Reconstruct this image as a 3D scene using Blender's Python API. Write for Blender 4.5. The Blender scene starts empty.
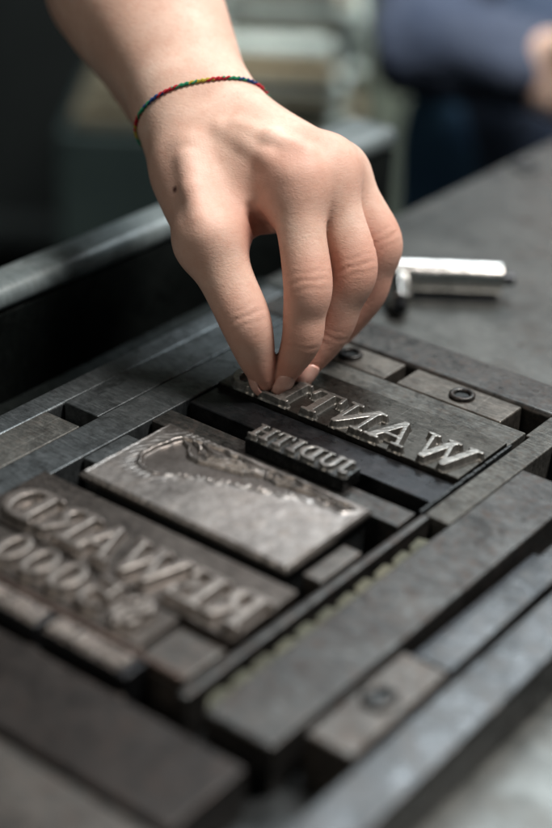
import bpy, math, random
import numpy as np
from mathutils import Matrix, Vector
random.seed(4)
MM = 0.001
scene = bpy.context.scene
COL = scene.collection

# ------------------------------------------------------------------ camera
F = 1580.0
RM = np.array([[0.7863391932659414, -0.3205377662721586, 0.5281346547303287],
               [0.6168643333688454, 0.3604648724782772, -0.6996738311003415],
               [0.03389789597126014, 0.8759683876159426, 0.4811759725362928]])
CP = np.array([0.34928410120155656, -0.42030710154650414, 0.2885470283697774])
cam = bpy.data.cameras.new('camera')
camo = bpy.data.objects.new('camera', cam); COL.objects.link(camo)
M = Matrix([list(RM[0]) + [CP[0]], list(RM[1]) + [CP[1]], list(RM[2]) + [CP[2]], [0, 0, 0, 1]])
camo.matrix_world = M
cam.sensor_fit = 'VERTICAL'; cam.sensor_height = 36.0
cam.lens = F * 36.0 / 828.0
cam.clip_start = 0.02; cam.clip_end = 60
cam.dof.use_dof = True; cam.dof.focus_distance = 0.594; cam.dof.aperture_fstop = 3.45
cam.dof.aperture_blades = 0
scene.camera = camo

# ------------------------------------------------------------------ world and lamps
w = bpy.data.worlds.new('World'); scene.world = w; w.use_nodes = True
bg = w.node_tree.nodes['Background']
bg.inputs[0].default_value = (0.50, 0.78, 0.84, 1); bg.inputs[1].default_value = 0.045

def area(name, loc, target, sx, sy, power, col):
    l = bpy.data.lights.new(name, 'AREA'); l.shape = 'RECTANGLE'; l.size = sx; l.size_y = sy
    l.energy = power; l.color = col
    o = bpy.data.objects.new(name, l); COL.objects.link(o)
    o.location = loc
    o.rotation_euler = (Vector(target) - Vector(loc)).to_track_quat('-Z', 'Y').to_euler()
    return o
FW = np.array([-0.6025, 0.7982, 0.0]); RT = np.array([0.7982, 0.6025, 0.0])
def rel(f, r, z):
    p = FW * f + RT * r; return (p[0] + 0.05, p[1] - 0.03, z)
area('window_light', rel(1.22, 0.52, 1.42), (0.08, -0.04, 0), 0.95, 0.7, 21, (0.88, 0.96, 1.0))
area('ceiling_light', rel(0.04, 0.5, 1.15), (0.06, 0, 0.03), 0.32, 0.32, 24.0, (1.0, 0.94, 0.88))
area('near_fill', (-0.05, -1.0, 0.62), (0.06, -0.05, 0.02), 0.3, 0.3, 1.8, (1.0, 0.88, 0.74))  # warm fill added from the near side to brighten front edges
rl = area('background_fill', rel(0.35, -0.05, 1.2), rel(1.5, 0.05, -0.35), 0.4, 0.4, 8.5, (0.95, 0.97, 0.95)); rl.data.spread = math.radians(62)  # added fill aimed at the background to brighten wall, papers and person

scene.view_settings.view_transform = 'Standard'
scene.view_settings.look = 'None'
scene.view_settings.exposure = 0.0
scene.view_settings.gamma = 1.0

# ------------------------------------------------------------------ helpers
def at(u, v, d):
    """world point seen at photo pixel u, v at depth d"""
    return CP + RM @ np.array([(u - 276.0) / F, -(v - 414.0) / F, -1.0]) * d

def tag(o, label=None, cat=None, group=None, kind=None):
    if label: o['label'] = label
    if cat: o['category'] = cat
    if group: o['group'] = group
    if kind: o['kind'] = kind
    return o

def mesh_obj(name, verts, faces, mat, parent=None, smooth=False, recenter=True):
    me = bpy.data.meshes.new(name)
    V = np.asarray(verts, dtype=float)
    base = np.zeros(3)
    if recenter:
        base = np.array([(V[:, 0].min() + V[:, 0].max()) / 2, (V[:, 1].min() + V[:, 1].max()) / 2, V[:, 2].min()])
    me.from_pydata((V - base).tolist(), [], faces if isinstance(faces, list) else faces.tolist())
    if smooth:
        me.polygons.foreach_set('use_smooth', [True] * len(me.polygons))
    me.update()
    o = bpy.data.objects.new(name, me); COL.objects.link(o)
    for m in (mat if isinstance(mat, (list, tuple)) else [mat]): me.materials.append(m)
    o.location = base
    if parent:
        o.parent = parent
        o.matrix_parent_inverse = Matrix.Translation(-Vector(parent.location))
    return o

def empty(name, loc):
    o = bpy.data.objects.new(name, None); COL.objects.link(o); o.location = loc
    o.empty_display_size = 0.01
    return o

class MB:
    def __init__(s): s.v = []; s.f = []
    def add(s, v, f):
        n = len(s.v); s.v += [tuple(p) for p in v]; s.f += [tuple(i + n for i in q) for q in f]; return s
    def box(s, x0, x1, y0, y1, z0, z1):
        v = [(x, y, z) for z in (z0, z1) for y in (y0, y1) for x in (x0, x1)]
        return s.add(v, [(0, 2, 3, 1), (4, 5, 7, 6), (0, 1, 5, 4), (2, 6, 7, 3), (0, 4, 6, 2), (1, 3, 7, 5)])
    def cyl(s, p0, p1, r0, r1=None, n=32, sides=None):
        r1 = r0 if r1 is None else r1
        p0 = np.array(p0, float); p1 = np.array(p1, float); a = p1 - p0; a /= np.linalg.norm(a)
        t = np.array([0, 0, 1.]) if abs(a[2]) < .9 else np.array([1., 0, 0])
        u = np.cross(a, t); u /= np.linalg.norm(u); w_ = np.cross(a, u)
        v = []
        for p, r in ((p0, r0), (p1, r1)):
            for k in range(n):
                th = 2 * math.pi * k / n; v.append(p + r * (math.cos(th) * u + math.sin(th) * w_))
        f = [(k, k + n, (k + 1) % n + n, (k + 1) % n) for k in range(n)]
        f += [tuple(range(n)), tuple(range(2 * n - 1, n - 1, -1))]
        return s.add(v, f)
    def lathe(s, c, prof, n=40, axis=None):
        """prof: list of (r, z) closed ring profile around vertical axis at c"""
        v = []; f = []; m = len(prof)
        for k in range(n):
            th = 2 * math.pi * k / n
            for r, z in prof: v.append((c[0] + r * math.cos(th), c[1] + r * math.sin(th), c[2] + z))
        for k in range(n):
            for j in range(m):
                a = k * m + j; b = k * m + (j + 1) % m; c2 = ((k + 1) % n) * m + (j + 1) % m; d = ((k + 1) % n) * m + j
                f.append((a, d, c2, b))
        return s.add(v, f)
    def build(s, name, mat, parent=None, bevel=0.0, seg=2, smooth=False):
        o = mesh_obj(name, s.v, s.f, mat, parent, smooth=smooth or bevel > 0)
        if bevel > 0:
            b = o.modifiers.new('bevel', 'BEVEL'); b.width = bevel; b.segments = seg; b.limit_method = 'ANGLE'; b.angle_limit = 0.6
            wn = o.modifiers.new('wn', 'WEIGHTED_NORMAL'); wn.keep_sharp = False
        return o

# ---- surface nets
def surface_nets(G, lo, step):
    G = G.copy()
    for ax in range(3):
        q = [slice(None)] * 3
        for e_ in (0, -1): q[ax] = e_; G[tuple(q)] = np.maximum(G[tuple(q)], step * .5)
    ins = G < 0
    nx, ny, nz = G.shape
    acc = np.zeros((nx - 1, ny - 1, nz - 1, 3), np.float32); cnt = np.zeros((nx - 1, ny - 1, nz - 1), np.float32)
    cor = [(i, j, k) for i in (0, 1) for j in (0, 1) for k in (0, 1)]
    def S(A, c): return A[c[0]:nx - 1 + c[0], c[1]:ny - 1 + c[1], c[2]:nz - 1 + c[2]]
    s0 = S(ins, (0, 0, 0)).copy(); allin = s0.copy(); anyin = s0.copy()
    for c in cor[1:]:
        t = S(ins, c); allin &= t; anyin |= t
    act = anyin & ~allin
    ia = np.nonzero(act); N = len(ia[0])
    P = np.zeros((N, 3)); C_ = np.zeros(N)
    val = {c: G[ia[0] + c[0], ia[1] + c[1], ia[2] + c[2]] for c in cor}
    for a in cor:
        for ax in range(3):
            if a[ax]: continue
            b = list(a); b[ax] = 1; b = tuple(b)
            va, vb = val[a], val[b]; m = (va < 0) != (vb < 0)
            t = np.where(m, va / np.where(m, va - vb, 1), 0)
            for q in range(3):
                P[:, q] += np.where(m, a[q] + (t if q == ax else 0), 0)
            C_ += m
    P /= C_[:, None]
    V = (P + np.stack(ia, 1)) * step + np.asarray(lo)
    idx = -np.ones(act.shape, np.int32); idx[ia] = np.arange(N)
    faces = []
    for ax in range(3):
        sl0 = [slice(None)] * 3; sl1 = [slice(None)] * 3
        sl0[ax] = slice(0, -1); sl1[ax] = slice(1, None)
        A = ins[tuple(sl0)]; B = ins[tuple(sl1)]
        e = np.nonzero(A != B)
        o1, o2 = (ax + 1) % 3, (ax + 2) % 3
        ok = (e[o1] > 0) & (e[o2] > 0) & (e[o1] < act.shape[o1]) & (e[o2] < act.shape[o2]) & (e[ax] < act.shape[ax])
        e = [q[ok] for q in e]
        flip = A[tuple(e)]
        def cell(d1, d2):
            q = [x.copy() for x in e]; q[o1] = q[o1] - d1; q[o2] = q[o2] - d2; return idx[tuple(q)]
        a, b, c, d = cell(1, 1), cell(0, 1), cell(0, 0), cell(1, 0)
        q = np.stack([a, b, c, d], 1); q[~flip] = q[~flip][:, ::-1]
        faces.append(q)
    return V, np.concatenate(faces)

class Vol:
    def __init__(s, lo, hi, step):
        s.lo = np.array(lo, float); s.step = step
        s.n = np.ceil((np.array(hi) - s.lo) / step).astype(int) + 1
        s.ax = [s.lo[i] + step * np.arange(s.n[i]) for i in range(3)]
    def new(s): return np.full(tuple(s.n), 0.05, np.float32)
    def block(s, lo, hi):
        sl = []
        for i in range(3):
            a = max(0, int((lo[i] - s.lo[i]) / s.step)); b = min(s.n[i], int((hi[i] - s.lo[i]) / s.step) + 2)
            if b <= a: return None, None
            sl.append(slice(a, b))
        X = np.meshgrid(*[s.ax[i][sl[i]] for i in range(3)], indexing='ij', sparse=True)
        return tuple(sl), X

def smin(a, b, k):
    h = np.maximum(k - np.abs(a - b), 0) / k
    return np.minimum(a, b) - h * h * k * 0.25
def cone_d(X, p0, p1, r0, r1):
    p0 = np.array(p0); d = np.array(p1) - p0; L2 = d.dot(d) + 1e-12
    q = [X[i] - p0[i] for i in range(3)]
    t = np.clip((q[0] * d[0] + q[1] * d[1] + q[2] * d[2]) / L2, 0, 1)
    return np.sqrt((q[0] - t * d[0])**2 + (q[1] - t * d[1])**2 + (q[2] - t * d[2])**2) - (r0 + (r1 - r0) * t)
def add_cone(vol, G, p0, p1, r0, r1, k, pad=0.014):
    p0 = np.array(p0); p1 = np.array(p1); r = max(r0, r1) + pad
    sl, X = vol.block(np.minimum(p0, p1) - r, np.maximum(p0, p1) + r)
    if sl is None: return
    d = cone_d(X, p0, p1, r0, r1).astype(np.float32)
    G[sl] = smin(G[sl], d, k)
def chain(vol, G, pts, rad, k):
    for i in range(len(pts) - 1): add_cone(vol, G, pts[i], pts[i + 1], rad[i], rad[i + 1], k)

# ------------------------------------------------------------------ materials
def new_mat(name):
    m = bpy.data.materials.new(name); m.use_nodes = True
    nt = m.node_tree; return m, nt, nt.nodes['Principled BSDF']
def coords(nt, scale=(1, 1, 1)):
    tc = nt.nodes.new('ShaderNodeTexCoord'); oi = nt.nodes.new('ShaderNodeObjectInfo')
    ad = nt.nodes.new('ShaderNodeVectorMath'); ad.operation = 'ADD'
    nt.links.new(tc.outputs['Object'], ad.inputs[0]); nt.links.new(oi.outputs['Random'], ad.inputs[1])
    mp = nt.nodes.new('ShaderNodeMapping'); mp.inputs['Scale'].default_value = scale
    nt.links.new(ad.outputs[0], mp.inputs[0]); return mp.outputs[0]
def noise(nt, vec, scale, detail=6, rough=.6, dist=0):
    n = nt.nodes.new('ShaderNodeTexNoise'); n.inputs['Scale'].default_value = scale
    n.inputs['Detail'].default_value = detail; n.inputs['Roughness'].default_value = rough
    n.inputs['Distortion'].default_value = dist
    nt.links.new(vec, n.inputs['Vector']); return n.outputs['Fac']
def ramp(nt, fac, stops):
    r = nt.nodes.new('ShaderNodeValToRGB'); e = r.color_ramp.elements
    while len(e) < len(stops): e.new(0.5)
    for q, (p, c) in zip(e, stops): q.position = p; q.color = (c if len(c) == 4 else tuple(c) + (1,)) if not isinstance(c, float) else (c, c, c, 1)
    nt.links.new(fac, r.inputs[0]); return r.outputs[0]
def mixc(nt, fac, a, b, mode='MIX'):
    m = nt.nodes.new('ShaderNodeMix'); m.data_type = 'RGBA'; m.blend_type = mode
    if isinstance(fac, float): m.inputs[0].default_value = fac
    else: nt.links.new(fac, m.inputs[0])
    for s_, v in ((6, a), (7, b)):
        if isinstance(v, tuple): m.inputs[s_].default_value = v + (1,) if len(v) == 3 else v
        else: nt.links.new(v, m.inputs[s_])
    return m.outputs[2]
def bump(nt, b, height, strength, dist, prev=None):
    n = nt.nodes.new('ShaderNodeBump'); n.inputs['Strength'].default_value = strength; n.inputs['Distance'].default_value = dist
    nt.links.new(height, n.inputs['Height'])
    if prev is not None: nt.links.new(prev, n.inputs['Normal'])
    nt.links.new(n.outputs[0], b.inputs['Normal']); return n.outputs[0]

def metal(name, c0, c1, rough=(0.35, 0.6), metallic=0.75, bmp=0.12, stain=(0.10, 0.06, 0.045), stain_amt=0.25, big=28, fine=900, streak=(1, 6, 1), edge=None, blotch=.5):
    m, nt, b = new_mat(name)
    v = coords(nt); vs = coords(nt, streak)
    n1 = noise(nt, v, big, 8, .65, .4); n2 = noise(nt, v, big * 7, 6, .7); n3 = noise(nt, v, fine, 4, .7); n4 = noise(nt, vs, 160, 8, .75)
    base = ramp(nt, n1, [(0.32, c0), (0.68, c1)])
    base = mixc(nt, ramp(nt, n4, [(0.46, 0.0), (0.66, 0.6)]), base, tuple(min(1, x * 1.7) for x in c1))
    n5 = noise(nt, v, big * 2.6, 9, .75, 1.2)
    base = mixc(nt, ramp(nt, n5, [(0.48, 0.0), (0.64, blotch)]), base, tuple(x * 0.45 for x in c0))
    base = mixc(nt, ramp(nt, n2, [(0.50, 0.0), (0.72, stain_amt)]), base, stain)
    base = mixc(nt, ramp(nt, n3, [(0.56, 0.0), (0.74, 0.55)]), base, tuple(x * 0.35 for x in c0))
    if edge:
        bv = nt.nodes.new('ShaderNodeBevel'); bv.samples = 4; bv.inputs['Radius'].default_value = edge
        g = nt.nodes.new('ShaderNodeNewGeometry'); dt = nt.nodes.new('ShaderNodeVectorMath'); dt.operation = 'DOT_PRODUCT'
        nt.links.new(bv.outputs[0], dt.inputs[0]); nt.links.new(g.outputs['Normal'], dt.inputs[1])
        e = ramp(nt, dt.outputs['Value'], [(0.80, 1.0), (0.985, 0.0)])
        mu = nt.nodes.new('ShaderNodeMath'); mu.operation = 'MULTIPLY'; nt.links.new(e, mu.inputs[0]); nt.links.new(ramp(nt, n4, [(.40, .15), (.60, .9)]), mu.inputs[1]); e = mu.outputs[0]
        base = mixc(nt, e, base, tuple(min(1, x * 2.1 + .03) for x in c1))
    # scratches in two directions and sharp-edged ink stains
    for rot, sc, lv in ((0.5, (900, 9, 9), .35), (-0.9, (9, 700, 9), .25)):
        mp = nt.nodes.new('ShaderNodeMapping'); mp.inputs['Scale'].default_value = sc; mp.inputs['Rotation'].default_value = (0, 0, rot); nt.links.new(v, mp.inputs[0])
        base = mixc(nt, ramp(nt, noise(nt, mp.outputs[0], 1.6, 2, .5, .2), [(.70, 0.0), (.76, lv)]), base, tuple(min(1, x * 2.2 + .02) for x in c1))
    n6 = noise(nt, v, big * 1.3, 10, .8, .6)
    base = mixc(nt, ramp(nt, n6, [(.57, 0.0), (.60, blotch * 1.2)]), base, tuple(x * .4 for x in c0))
    nt.links.new(base, b.inputs['Base Color'])
    b.inputs['Metallic'].default_value = metallic
    rr = nt.nodes.new('ShaderNodeMapRange'); rr.inputs['From Min'].default_value = .3; rr.inputs['From Max'].default_value = .7
    rr.inputs['To Min'].default_value = rough[0]; rr.inputs['To Max'].default_value = rough[1]
    nt.links.new(n2, rr.inputs['Value']); nt.links.new(rr.outputs[0], b.inputs['Roughness'])
    p = bump(nt, b, n3, bmp, 0.0004)
    p = bump(nt, b, n4, bmp * .7, 0.0005, p)
    bump(nt, b, n1, bmp * .8, 0.002, p)
    return m

M_GREY = metal('worn_grey_metal', (0.030, 0.030, 0.030), (0.076, 0.075, 0.072), stain_amt=.45, big=40, edge=.0006, rough=(.22, .60))
M_OILY = metal('oily_bright_steel', (0.03, 0.032, 0.034), (0.09, 0.093, 0.096), (.16, .55), stain=(.17, .165, .16), stain_amt=.6, big=22, edge=.0006, metallic=.9, streak=(1, 3, 1))
M_COOL = metal('cool_grey_metal', (0.058, 0.066, 0.070), (0.125, 0.14, 0.147), (.24, .56), stain=(.05, .04, .04), big=34, edge=.0006)
M_ROUGH = metal('pitted_grey_metal', (0.035, 0.036, 0.034), (0.12, 0.12, 0.112), (.45, .7), bmp=.35, fine=520, big=60, edge=.0006)
M_BROWN = metal('brown_grey_metal', (0.055, 0.051, 0.048), (0.11, 0.102, 0.094), (.28, .56), stain=(.13, .07, .045), stain_amt=.4, big=40, edge=.0006)
M_WARM = metal('worn_bronze_metal', (0.07, 0.065, 0.058), (0.145, 0.132, 0.116), (.3, .6), stain=(.07, .055, .05), stain_amt=.5, big=45, edge=.0006)
M_DARK = metal('dark_oiled_metal', (0.013, 0.0145, 0.017), (0.032, 0.034, 0.038), (.22, .45), stain=(.05, .035, .03), bmp=.1, edge=.0006)
M_SLAB = metal('oily_brown_black_metal', (0.018, 0.0155, 0.0145), (0.046, 0.040, 0.037), (.3, .5), stain=(.06, .035, .025), stain_amt=.5, edge=.0006)
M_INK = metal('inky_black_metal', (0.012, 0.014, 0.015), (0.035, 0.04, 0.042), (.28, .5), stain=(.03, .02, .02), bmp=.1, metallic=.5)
M_TABLE = metal('table_metal', (0.055, 0.059, 0.057), (0.12, 0.125, 0.12), (.26, .54), stain=(.085, .07, .06), big=9, fine=500, metallic=.65, bmp=.12, blotch=.25)
M_TYPE = metal('type_metal', (0.036, 0.034, 0.030), (0.088, 0.083, 0.074), (.24, .48), stain=(.05, .045, .04), stain_amt=.6, big=70, bmp=.12, metallic=.95)
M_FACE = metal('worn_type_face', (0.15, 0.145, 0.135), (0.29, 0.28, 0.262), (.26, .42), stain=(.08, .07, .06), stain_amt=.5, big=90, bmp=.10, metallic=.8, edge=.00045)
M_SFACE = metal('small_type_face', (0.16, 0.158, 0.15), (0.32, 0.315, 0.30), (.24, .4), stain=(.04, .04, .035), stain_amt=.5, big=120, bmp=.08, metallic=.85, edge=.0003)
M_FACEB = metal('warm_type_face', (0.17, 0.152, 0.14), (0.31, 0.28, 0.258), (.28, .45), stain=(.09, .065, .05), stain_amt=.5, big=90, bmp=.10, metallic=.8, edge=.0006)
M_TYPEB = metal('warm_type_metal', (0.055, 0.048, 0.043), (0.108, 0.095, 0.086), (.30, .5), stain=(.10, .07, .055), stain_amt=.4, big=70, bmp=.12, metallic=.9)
M_SORT = metal('dark_sort_metal', (0.03, 0.032, 0.032), (0.08, 0.083, 0.083), (.2, .4), stain=(.04, .035, .03), big=150, bmp=.12, metallic=.9, edge=.0005)
M_PLATE = metal('engraved_zinc', (0.15, 0.137, 0.128), (0.33, 0.31, 0.295), (.30, .46), stain=(.24, .19, .155), stain_amt=.4, big=20, fine=1400, blotch=.10, bmp=.05, metallic=.85, streak=(1.5, 1, 1))
nt_ = M_PLATE.node_tree; b_ = nt_.nodes['Principled BSDF']; src = b_.inputs['Base Color'].links[0].from_socket
ea = nt_.nodes.new('ShaderNodeAttribute'); ea.attribute_name = 'etched'
nt_.links.new(mixc(nt_, ea.outputs['Fac'], src, (.15, .135, .125)), b_.inputs['Base Color'])
M_COPPER = metal('copper_rule', (0.085, 0.062, 0.053), (0.16, 0.118, 0.10), (.35, .5), stain=(.09, .06, .05), metallic=.9)
M_BRASS = metal('tarnished_brass', (0.04, 0.045, 0.029), (0.10, 0.098, 0.07), (.45, .7), stain=(.15, .135, .095), stain_amt=.6, metallic=.5, edge=.0006)
M_CHROME = metal('polished_steel', (0.62, 0.60, 0.57), (0.76, 0.74, 0.71), (.16, .3), stain=(.35, .32, .3), stain_amt=.2, metallic=1.0, bmp=.05)
M_RAIL = metal('painted_rail', (0.10, 0.125, 0.13), (0.17, 0.205, 0.215), (.34, .5), stain=(.12, .12, .115), metallic=.1, big=14)
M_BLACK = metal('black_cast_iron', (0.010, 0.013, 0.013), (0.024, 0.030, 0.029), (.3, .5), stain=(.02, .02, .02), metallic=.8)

def plain(name, c0, c1, rough=.8, scale=12, stretch=(1, 1, 1), b_=0.2):
    m, nt, b = new_mat(name); v = coords(nt, stretch)
    n = noise(nt, v, scale, 6, .6); nt.links.new(ramp(nt, n, [(.35, c0), (.65, c1)]), b.inputs['Base Color'])
    b.inputs['Roughness'].default_value = rough; b.inputs['Specular IOR Level'].default_value = 0.12; bump(nt, b, n, b_, .004); return m
M_WALL = plain('grey_green_wall', (0.085, 0.098, 0.078), (0.105, 0.12, 0.095), .85, 3)
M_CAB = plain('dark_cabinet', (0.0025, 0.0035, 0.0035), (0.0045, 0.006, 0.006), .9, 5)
M_FLOOR = plain('dark_floor', (0.03, 0.03, 0.03), (0.05, 0.05, 0.048), .7, 6)
M_PAPER = plain('pale_paper', (0.28, 0.34, 0.32), (0.50, 0.55, 0.52), .9, 60, (1, 1, 12))
M_PAPERB = plain('buff_paper', (0.24, 0.20, 0.13), (0.34, 0.29, 0.2), .9, 60, (1, 1, 12))
M_SHELF = plain('dim_wood', (0.035, 0.031, 0.021), (0.06, 0.053, 0.037), .6, 20, (1, 8, 8))
M_JACKET = plain('navy_cloth', (0.024, 0.036, 0.062), (0.04, 0.054, 0.085), .9, 30)
M_SLEEVE = plain('faded_navy_cloth', (0.032, 0.042, 0.068), (0.058, 0.070, 0.102), .9, 14, (1, 1, 2.2), 1.0)
M_JEANS = plain('blue_denim', (0.025, 0.06, 0.12), (0.045, 0.10, 0.17), .9, 24)

def skin_mat():
    m, nt, b = new_mat('skin')
    tc = nt.nodes.new('ShaderNodeTexCoord'); v = tc.outputs['Object']
    n1 = noise(nt, v, 45, 6, .6, .3); n2 = noise(nt, v, 260, 5, .65)
    base = ramp(nt, n1, [(.3, (0.57, 0.36, 0.28)), (.5, (0.65, 0.44, 0.35)), (.72, (0.72, 0.53, 0.44))])
    at_ = nt.nodes.new('ShaderNodeAttribute'); at_.attribute_name = 'flush'
    base = mixc(nt, at_.outputs['Fac'], base, (0.58, 0.235, 0.165))
    base = mixc(nt, ramp(nt, n2, [(.48, 0.0), (.72, .42)]), base, (0.55, 0.29, 0.21))
    n3 = noise(nt, v, 16, 3, .5, .5)
    base = mixc(nt, ramp(nt, n3, [(.45, 0.0), (.7, .45)]), base, (0.57, 0.30, 0.235))
    am = nt.nodes.new('ShaderNodeAttribute'); am.attribute_name = 'mole'
    base = mixc(nt, am.outputs['Fac'], base, (0.10, 0.04, 0.03))
    nt.links.new(base, b.inputs['Base Color'])
    b.inputs['Subsurface Weight'].default_value = 0.10
    b.inputs['Subsurface Radius'].default_value = (1.0, 0.36, 0.2)
    b.inputs['Subsurface Scale'].default_value = 0.0035
    b.inputs['Roughness'].default_value = 0.58
    vo = nt.nodes.new('ShaderNodeTexVoronoi'); vo.inputs['Scale'].default_value = 950; nt.links.new(v, vo.inputs['Vector'])
    p = bump(nt, b, vo.outputs['Distance'], .12, .0003)
    mp = nt.nodes.new('ShaderNodeMapping'); mp.inputs['Scale'].default_value = (1, 1, 2.6); nt.links.new(v, mp.inputs[0])
    p = bump(nt, b, noise(nt, mp.outputs[0], 420, 6, .7, .8), .34, .0006, p)
    bump(nt, b, noise(nt, v, 55, 3, .5), .12, .002, p)
    return m
M_SKIN = skin_mat()
def nail_mat():
    m, nt, b = new_mat('fingernail'); v = coords(nt)
    nt.links.new(ramp(nt, noise(nt, v, 300, 3), [(.3, (0.66, 0.36, 0.30)), (.7, (0.74, 0.46, 0.39))]), b.inputs['Base Color'])
    b.inputs['Roughness'].default_value = .3; b.inputs['Subsurface Weight'].default_value = .15; b.inputs['Subsurface Scale'].default_value = .002
    return m
M_NAIL = nail_mat()
def thread(name, c):
    return plain(name, tuple(x * .7 for x in c), c, .85, 900, (1, 1, 1), .4)
THREADS = [thread('yellow_thread', (.50, .42, .06)), thread('green_thread', (.03, .26, .14)), thread('red_thread', (.50, .03, .05)), thread('blue_thread', (.02, .07, .22))]

# ------------------------------------------------------------------ setting
TZ = -18.0
def bx(x0, x1, y0, y1, z0, z1): return MB().box(x0 * MM, x1 * MM, y0 * MM, y1 * MM, z0 * MM, z1 * MM)
tb = bx(-75, 620, -480, 900, TZ - 40, TZ)
tag(tb.build('table', M_TABLE, bevel=.003), kind='structure')

tag(bx(-74.5, -46.6, -479, 125, TZ, TZ + .6).build('dark_reflection_sheet', M_BLACK), kind='structure')  # added black sheet standing in for the table's dark reflection
tag(bx(-34.5, 170.5, -226, 69, TZ, TZ + .5).build('gap_shade_sheet', M_INK), kind='structure')  # added dark sheet, paints the shade at the bottom of the gaps
def loc(f, r, z):
    """point in the room: metres ahead of and right of the camera foot"""
    p = CP * np.array([1, 1, 0]) + FW * f + RT * r; return np.array([p[0], p[1], z])
def obox(f0, f1, r0, r1, z0, z1, mb=None):
    mb = mb or MB(); v = [loc(f, r, z) for z in (z0, z1) for r in (r0, r1) for f in (f0, f1)]
    return mb.add(v, [(0, 1, 3, 2), (4, 6, 7, 5), (0, 4, 5, 1), (2, 3, 7, 6), (0, 2, 6, 4), (1, 5, 7, 3)])
FZ = -0.95
tag(obox(-2.5, 4.0, -3, 3.5, FZ - .05, FZ).build('floor', M_FLOOR), kind='structure')
tag(obox(2.15, 2.25, -3, 3.5, FZ, 1.8).build('wall', M_WALL), kind='structure')

# ------------------------------------------------------------------ chase and furniture
ch = empty('chase', (70 * MM, -60 * MM, TZ * MM))
tag(ch, 'heavy grey steel frame that holds the whole lock-up of type on the table', 'chase')
bx(-46, -34.6, -226, 92, TZ, -.8).build('rail', M_COOL, ch, .0012)
bx(-34.2, 170, 68.9, 92, TZ, 0.0).build('rail', M_GREY, ch, .0022, 3)
bx(170.6, 188, -226, 92, TZ, 0.2).build('rail', M_OILY, ch, .0014)
bx(-34.2, 170.2, -226, -196, TZ, 0.0).build('rail', M_BROWN, ch, .0014)

def block(label, x0, x1, y0, y1, z, mat, name='furniture_block', cat='spacing bar', bev=.0006, z0=TZ + .5, group='metal spacing furniture of the lock-up'):
    o = bx(x0, x1, y0, y1, z0, z).build(name, mat, None, bev)
    return tag(o, label, cat, group)
TZ0 = TZ; TZ = TZ0 + .5
block('long grey spacing bar beside the left frame rail, ending at a black hole', -34.2, -16.4, -46.8, 68.2, 0.0, M_COOL)
block('mottled dark grey spacing bar at the left picture edge, nearer than the square black hole', -34.2, -16.4, -195, -56.3, -.2, M_ROUGH)
block('long pale grey bar running past the left ends of both word slugs', -16.1, 0, -160, 68.2, -.1, M_COOL)
block('pitted grey bar above the word WANTED, below the two bronze nut bars', .5, 112, 36.9, 50.6, -.1, M_ROUGH)
block('smooth dark oiled bar just below the word WANTED, above the black gap', .5, 112, -14, 2.2, -.8, M_DARK)
block('narrow dark grey bar behind the back edge of the picture plate, under the small name', .5, 112, -35.6, -24.2, 0, M_GREY)
block('small grey block touching the left edge of the picture plate between two black holes', .5, 12.3, -72, -49, -.2, M_COOL)
block('small light grey block against the right edge of the picture plate', 104.6, 112, -79, -56.2, 0, M_BROWN)
block('short brown grey block right of the dollar sign, under the word REWARD', 93, 111.4, -147, -125, -.2, M_BROWN)
block('grey block at the far end of the slot, right of the W of WANTED', 114.4, 124.6, -22.8, 52, 0, M_ROUGH)
block('grey block at the right picture edge between the two square black holes', 112.6, 150, 48.6, 68.2, -.1, M_ROUGH)
block('short grey block beyond the right picture edge beside a black hole', 137.2, 150, 25.9, 48.3, 0, M_GREY)
block('broad long grey bar on the right side, right of the toothed slot', 124.8, 149.4, -151.5, 25.6, .3, M_GREY, bev=.0009)
block('slim greenish grey bar forming the left wall of the toothed slot', 113.9, 117.2, -150, -23.1, .1, M_GREY)
block('broad dark oily bar across the bottom of the picture, below the small lines', -46 + 12, 149, -193.5, -162, 0.2, M_SLAB, bev=.0009)
block('brown grey strip just above the broad dark bottom bar', .5, 100, -161.6, -157.2, -4, M_BROWN)
block('thin dark rod sunk in the black groove right of the broad grey bar', 151.6, 156.8, -88, -12, -5.0, M_DARK)
block('long grey strip behind the quoin with the screw hole', 157.3, 168.2, -90.6, 66, 0, M_OILY)
# picture plate's mount is part of the plate thing (below)

def ring_quoin(label, x0, x1, y0, y1, cx, cy, mat, r=5.2):
    e = empty('quoin', ((x0 + x1) / 2 * MM, (y0 + y1) / 2 * MM, TZ * MM)); tag(e, label, 'quoin', 'quoins with screw heads')
    bx(x0, x1, y0, y1, TZ, 0).build('quoin_body', mat, e, .0008)
    prof = [(3.0, -.2), (3.0, 1.0), (3.6, 1.6), (4.6, 1.6), (r, 1.1), (r, -.2)]
    MB().lathe((cx * MM, cy * MM, 0), [(a * MM, b * MM) for a, b in prof]).build('nut_ring', M_GREY, e, smooth=True)
    MB().cyl((cx * MM, cy * MM, .05 * MM), (cx * MM, cy * MM, .25 * MM), 3.0 * MM).build('screw_hole', M_INK, e)
    # engraved seam line
    return e
ring_quoin('bronze coloured bar with a raised ring nut, partly behind the fingertips', 1, 46.5, 51, 67.3, 24.5, 58.8, M_WARM)
ring_quoin('bronze coloured bar with a raised ring nut, near the right square hole', 52, 100.5, 51, 67.3, 78.2, 59, M_WARM)
ring_quoin('blurred grey brown quoin with a dark screw hole at the bottom right', 152, 168.2, -140, -91.2, 159.5, -114.5, M_BROWN, 5.6)

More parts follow.
